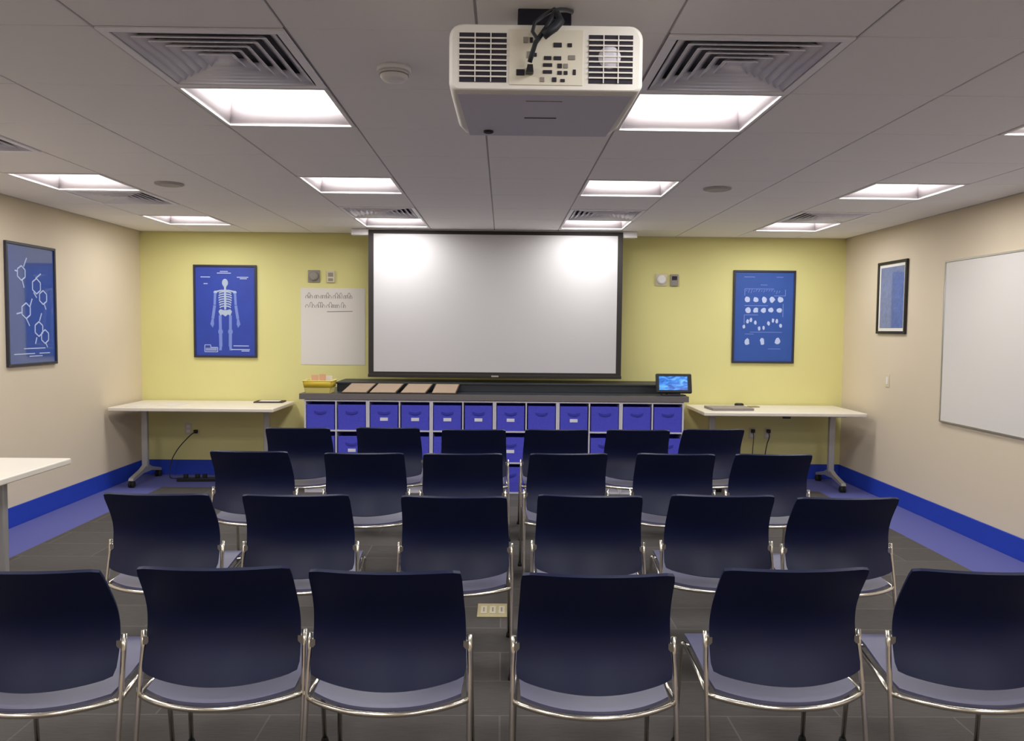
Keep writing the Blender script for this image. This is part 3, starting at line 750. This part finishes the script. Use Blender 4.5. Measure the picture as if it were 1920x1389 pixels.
# whiteboard on right wall
t = thing('whiteboard', 'large white dry erase board on the right wall', 'whiteboard', (XR, 4.92, 1.45), -PI / 2)
w2, h2 = 1.22, .635
m = MB(); m.box(-w2 + .012, w2 - .012, -.014, -.001, -h2 + .012, h2 - .012); m.build('writing_surface', M['wboard'], t)
m = MB()
for (x0, x1, z0, z1) in ((-w2, w2, -h2, -h2 + .014), (-w2, w2, h2 - .014, h2), (-w2, -w2 + .014, -h2 + .014, h2 - .014), (w2 - .014, w2, -h2 + .014, h2 - .014)): m.box(x0, x1, -.020, -.001, z0, z1, .002, 1)
m.build('frame', M['alu'], t)

# light switch on right wall
t = thing('light_switch', 'small pale light switch plate under the small print on the right wall', 'light switch', (XR, 7.02, 1.083), -PI / 2)
m = MB(); m.box(-.036, .036, -.006, 0, -.058, .058, .002); m.build('plate', M['beige'], t)
m = MB(); m.box(-.016, .016, -.010, -.005, -.033, .033, .002); m.build('rocker', M['white_paint'], t)

# flip chart sheet
t = thing('wall_flip_chart', 'large white paper sheet with faint handwriting left of the screen', 'paper', (-1.728, YB, 1.525))
m = MB()
ws, hs = .326, .389
F = [[Vector((ws * (-1 + 2 * j / 8), -.0030 - .0012 * math.sin(PI * i / 6 + j * .4) ** 2, hs * (-1 + 2 * i / 6))) for j in range(9)] for i in range(7)]
m.shell(F, [[Vector((v.x, -.001, v.z)) for v in r] for r in F])
m.mi = 1; YP = -.0036
def scrib(x0, z0, n, hgt):
    # a word of n loose cursive letters
    pts = []; x = x0
    for k in range(n):
        tall = 1.9 if random.random() < .3 else 1.0; w_ = random.uniform(.016, .026); ph = random.uniform(-.6, .6)
        for q in range(9):
            a = 2 * PI * q / 8 + PI + ph
            pts.append((x + w_ * q / 8 + .008 * math.sin(a), z0 + hgt * .5 * tall * (1 + math.cos(a)) * (1 if q < 8 else .2)))
        x += w_
    strokes(m, path(pts), .005)
    return x
for z0, words in ((.285, (3, 2, 5, 4, 4)), (.190, (1, 2, 4, 6, 2))):
    x = -.275
    for n in words: x = scrib(x, z0, n, .030) + .022
strokes(m, [(-.06, .150, .20, .156)], .008)
m.build('sheet', [M['paper'], M['marker']], t)

# wall devices either side of the screen
for x, lab, mt in ((-1.917, 'round faced grey wall sensor above the paper sheet, left of the screen', M['greyplastic']), (1.605, 'round faced white wall sensor right of the screen', M['white_paint'])):
    t = thing('wall_sensor', lab, 'wall sensor', (x, YB, 2.031), 0, 'round wall sensors')
    m = MB(); m.box(-.060, .060, -.012, 0, -.062, .062, .004); m.build('back_plate', M['beige'] if x > 0 else M['greyplastic'], t)
    m = MB(); m.lathe([(.048, -.012), (.046, -.028), (.030, -.036)], axis='y'); m.build('dome', mt, t)
for x, lab in ((-1.747, 'narrow beige wall control above the paper sheet, left of the screen'), (1.738, 'narrow grey wall control to the right of the white wall sensor')):
    t = thing('thermostat', lab, 'thermostat', (x, YB, 2.028), 0, 'narrow wall controls')
    m = MB(); m.box(-.041, .041, -.018, .001, -.060, .060, .004); m.build('body', M['beige'] if x < 0 else M['greyplastic'], t)
    m = MB(); m.box(-.026, .026, -.0195, -.017, .0, .040, .001, 1); m.build('display', M['greyplastic'] if x < 0 else M['projdark'], t)
    m = MB(); m.box(-.024, .024, -.0205, -.017, -.044, -.016, .001, 1); m.build('button', M['greyplastic'], t)

# ------------------------------------------------------------------ things on the tables, outlets, cables
t = thing('laptop', 'closed grey laptop on the left end of the far right table', 'laptop', (2.19, 7.50, TZ), math.radians(3))
m = MB(); m.box(-.20, .20, -.14, .14, .002, .014, .004); m.build('base', M['laptop'], t)
m = MB(); m.box(-.20, .20, -.14, .14, .0145, .023, .004); l = m.build('lid', M['laptop'], t)
t = thing('speakerphone', 'small round dark puck at the back of the far right table', 'speakerphone', (2.40, 7.86, TZ))
m = MB(); m.lathe([(.042, 0), (.046, .006), (.044, .020), (.034, .026)]); m.build('body', M['black'], t)
m = MB(); m.lathe([(.022, .0255), (.020, .029)]); m.build('button', M['greyplastic'], t)
t = thing('note_pad', 'small olive note pad beside the dark puck on the far right table', 'note pad', (2.50, 7.72, TZ), .2)
m = MB(); m.box(-.05, .05, -.035, .035, 0, .010); m.build('cover', mat('olive_card', rgb(150, 146, 96), .8), t)
t = thing('folder', 'flat dark folder at the right rear of the far left table', 'folder', (-2.33, 7.83, TZ), .04)
m = MB(); m.box(-.14, .14, -.09, .09, 0, .012, .002); m.build('cover', M['darkcard'], t)
m = MB(); m.box(-.10, .10, -.05, .05, .012, .0135); m.build('label_panel', M['tag'], t)
for k, (x, y, a, lab) in enumerate(((-3.42, 7.42, .1, 'white paper sheet at the left end of the far left table'), (-3.17, 7.52, -.15, 'white paper sheet right of the other sheet on the far left table'))):
    t = thing('paper_sheet', lab, 'paper', (x, y, TZ), a, 'loose papers on the far left table')
    m = MB(); m.box(-.108, .108, -.14, .14, 0, .003); m.build('sheet', M['paper'], t)
# clip under the far right table front edge
t = thing('table_latch', 'small black latch under the front edge of the far right table', 'latch', (2.66, 7.235, .727))
m = MB(); m.box(-.035, .035, -.01, .02, -.022, 0, .004); m.build('body', M['black'], t)
m = MB(); m.box(-.02, .02, -.022, -.008, -.018, -.010, .003); m.build('lever', M['black'], t)

def outlet(x, z, lab):
    t = thing('wall_outlet', lab, 'outlet', (x, YB, z), 0, 'wall outlets')
    m = MB(); m.box(-.036, .036, -.006, 0, -.058, .058, .002); m.build('plate', M['beige'], t)
    for zz in (-.025, .025):
        m = MB(); m.box(-.017, .017, -.008, -.005, zz - .015, zz + .015, .002, 1); m.build('socket', M['white_paint'], t)
outlet(-3.205, .47, 'pale wall outlet under the far left table')
outlet(2.575, .47, 'pale wall outlet under the far right table, left one')
outlet(2.735, .47, 'pale wall outlet under the far right table, right one')
def cord(name, lab, pts, plug, r=.005):
    t = thing(name, lab, 'cord', pts[0])
    o = Vector(pts[0]); P = [Vector(p) - o for p in pts]
    # smooth with Catmull-Rom
    Q = []
    for i in range(len(P) - 1):
        a, b, c, d = P[max(i - 1, 0)], P[i], P[i + 1], P[min(i + 2, len(P) - 1)]
        for k in range(6):
            s = k / 6; Q.append(.5 * ((2 * b) + (-a + c) * s + (2 * a - 5 * b + 4 * c - d) * s * s + (-a + 3 * b - 3 * c + d) * s ** 3))
    Q.append(P[-1])
    m = MB(); m.tube(Q, r, 8); m.build('wire', M['cable'], t)
    m = MB(); m.box(-.018, .018, -.012, .022, -.018, .018, .005); m.build('plug', M['black'], t)
    return t
cord('extension_cord', 'black power cord curving from the outlet under the far left table', [(-3.120, 7.935, .445), (-3.15, 7.86, .41), (-3.24, 7.82, .30), (-3.30, 7.80, .19), (-3.32, 7.79, .10), (-3.30, 7.75, .008), (-3.2, 7.72, .006)], True)
cord('extension_cord', 'black power cord hanging from the right outlet under the far right table', [(2.735, 7.935, .495), (2.73, 7.90, .44), (2.70, 7.88, .36), (2.68, 7.88, .22), (2.66, 7.86, .10), (2.66, 7.80, .008), (2.60, 7.74, .006)], True)
cord('extension_cord', 'thin black power cord from the left outlet under the far right table', [(2.575, 7.935, .495), (2.57, 7.90, .42), (2.56, 7.89, .30), (2.55, 7.87, .12), (2.53, 7.80, .008), (2.45, 7.74, .006)], True, .004)
t = thing('power_strip', 'black power strip with plugs on the floor below the far left table', 'power strip', (-2.93, 7.62, 0), .08)
m = MB(); m.box(-.24, .24, -.03, .03, 0, .035, .006); m.build('body', M['black'], t)
for x in (-.16, -.05, .02, .14):
    m = MB(); m.box(x - .02, x + .02, -.018, .018, .0352, .072, .004); m.build('plug', M['rubber'], t)
# floor outlet box in the centre gap
t = thing('floor_outlet_box', 'pale brass floor outlet plate in the carpet at the centre gap', 'floor outlet', (-.042, 4.14, 0))
m = MB(); m.box(-.083, .083, -.098, .098, 0, .006, .002, 1); m.build('plate', M['brass'], t)
for x in (-.048, 0, .048):
    m = MB(); m.box(x - .017, x + .017, -.055, .055, .0061, .0085, .001, 1); s = m.build('socket', M['beige'], t)
    m = MB(); m.box(x - .004, x + .004, -.03, .03, .0084, .0095); m.build('slot', M['greyplastic'], s)

# ------------------------------------------------------------------ camera, world, view
pitch, yaw, roll = math.radians(-3.091), math.radians(.686), math.radians(.541)
cp, sp, cy, sy = math.cos(pitch), math.sin(pitch), math.cos(yaw), math.sin(yaw)
Fv = Vector((sy * cp, cy * cp, sp)); Rv = Vector((cy, -sy, 0)); Uv = Rv.cross(Fv)
R2 = Rv * math.cos(roll) + Uv * math.sin(roll); U2 = -Rv * math.sin(roll) + Uv * math.cos(roll)
cam = bpy.data.cameras.new('camera'); co = bpy.data.objects.new('camera', cam); COL.objects.link(co)
co.matrix_world = Matrix(((R2.x, U2.x, -Fv.x, 0), (R2.y, U2.y, -Fv.y, 0), (R2.z, U2.z, -Fv.z, 1.524), (0, 0, 0, 1)))
cam.sensor_fit = 'HORIZONTAL'; cam.sensor_width = 36.0; cam.lens = 1463.99 / 1920 * 36.0
cam.clip_start = .05; cam.clip_end = 60
SC.camera = co
w = bpy.data.worlds.new('world'); SC.world = w; w.use_nodes = True
w.node_tree.nodes['Background'].inputs[0].default_value = (.6, .62, .66, 1); w.node_tree.nodes['Background'].inputs[1].default_value = 0.0
vs = SC.view_settings
vs.view_transform = 'Standard'; vs.look = 'None'; vs.gamma = 1.0; vs.exposure = 0.0; vs.use_curve_mapping = False
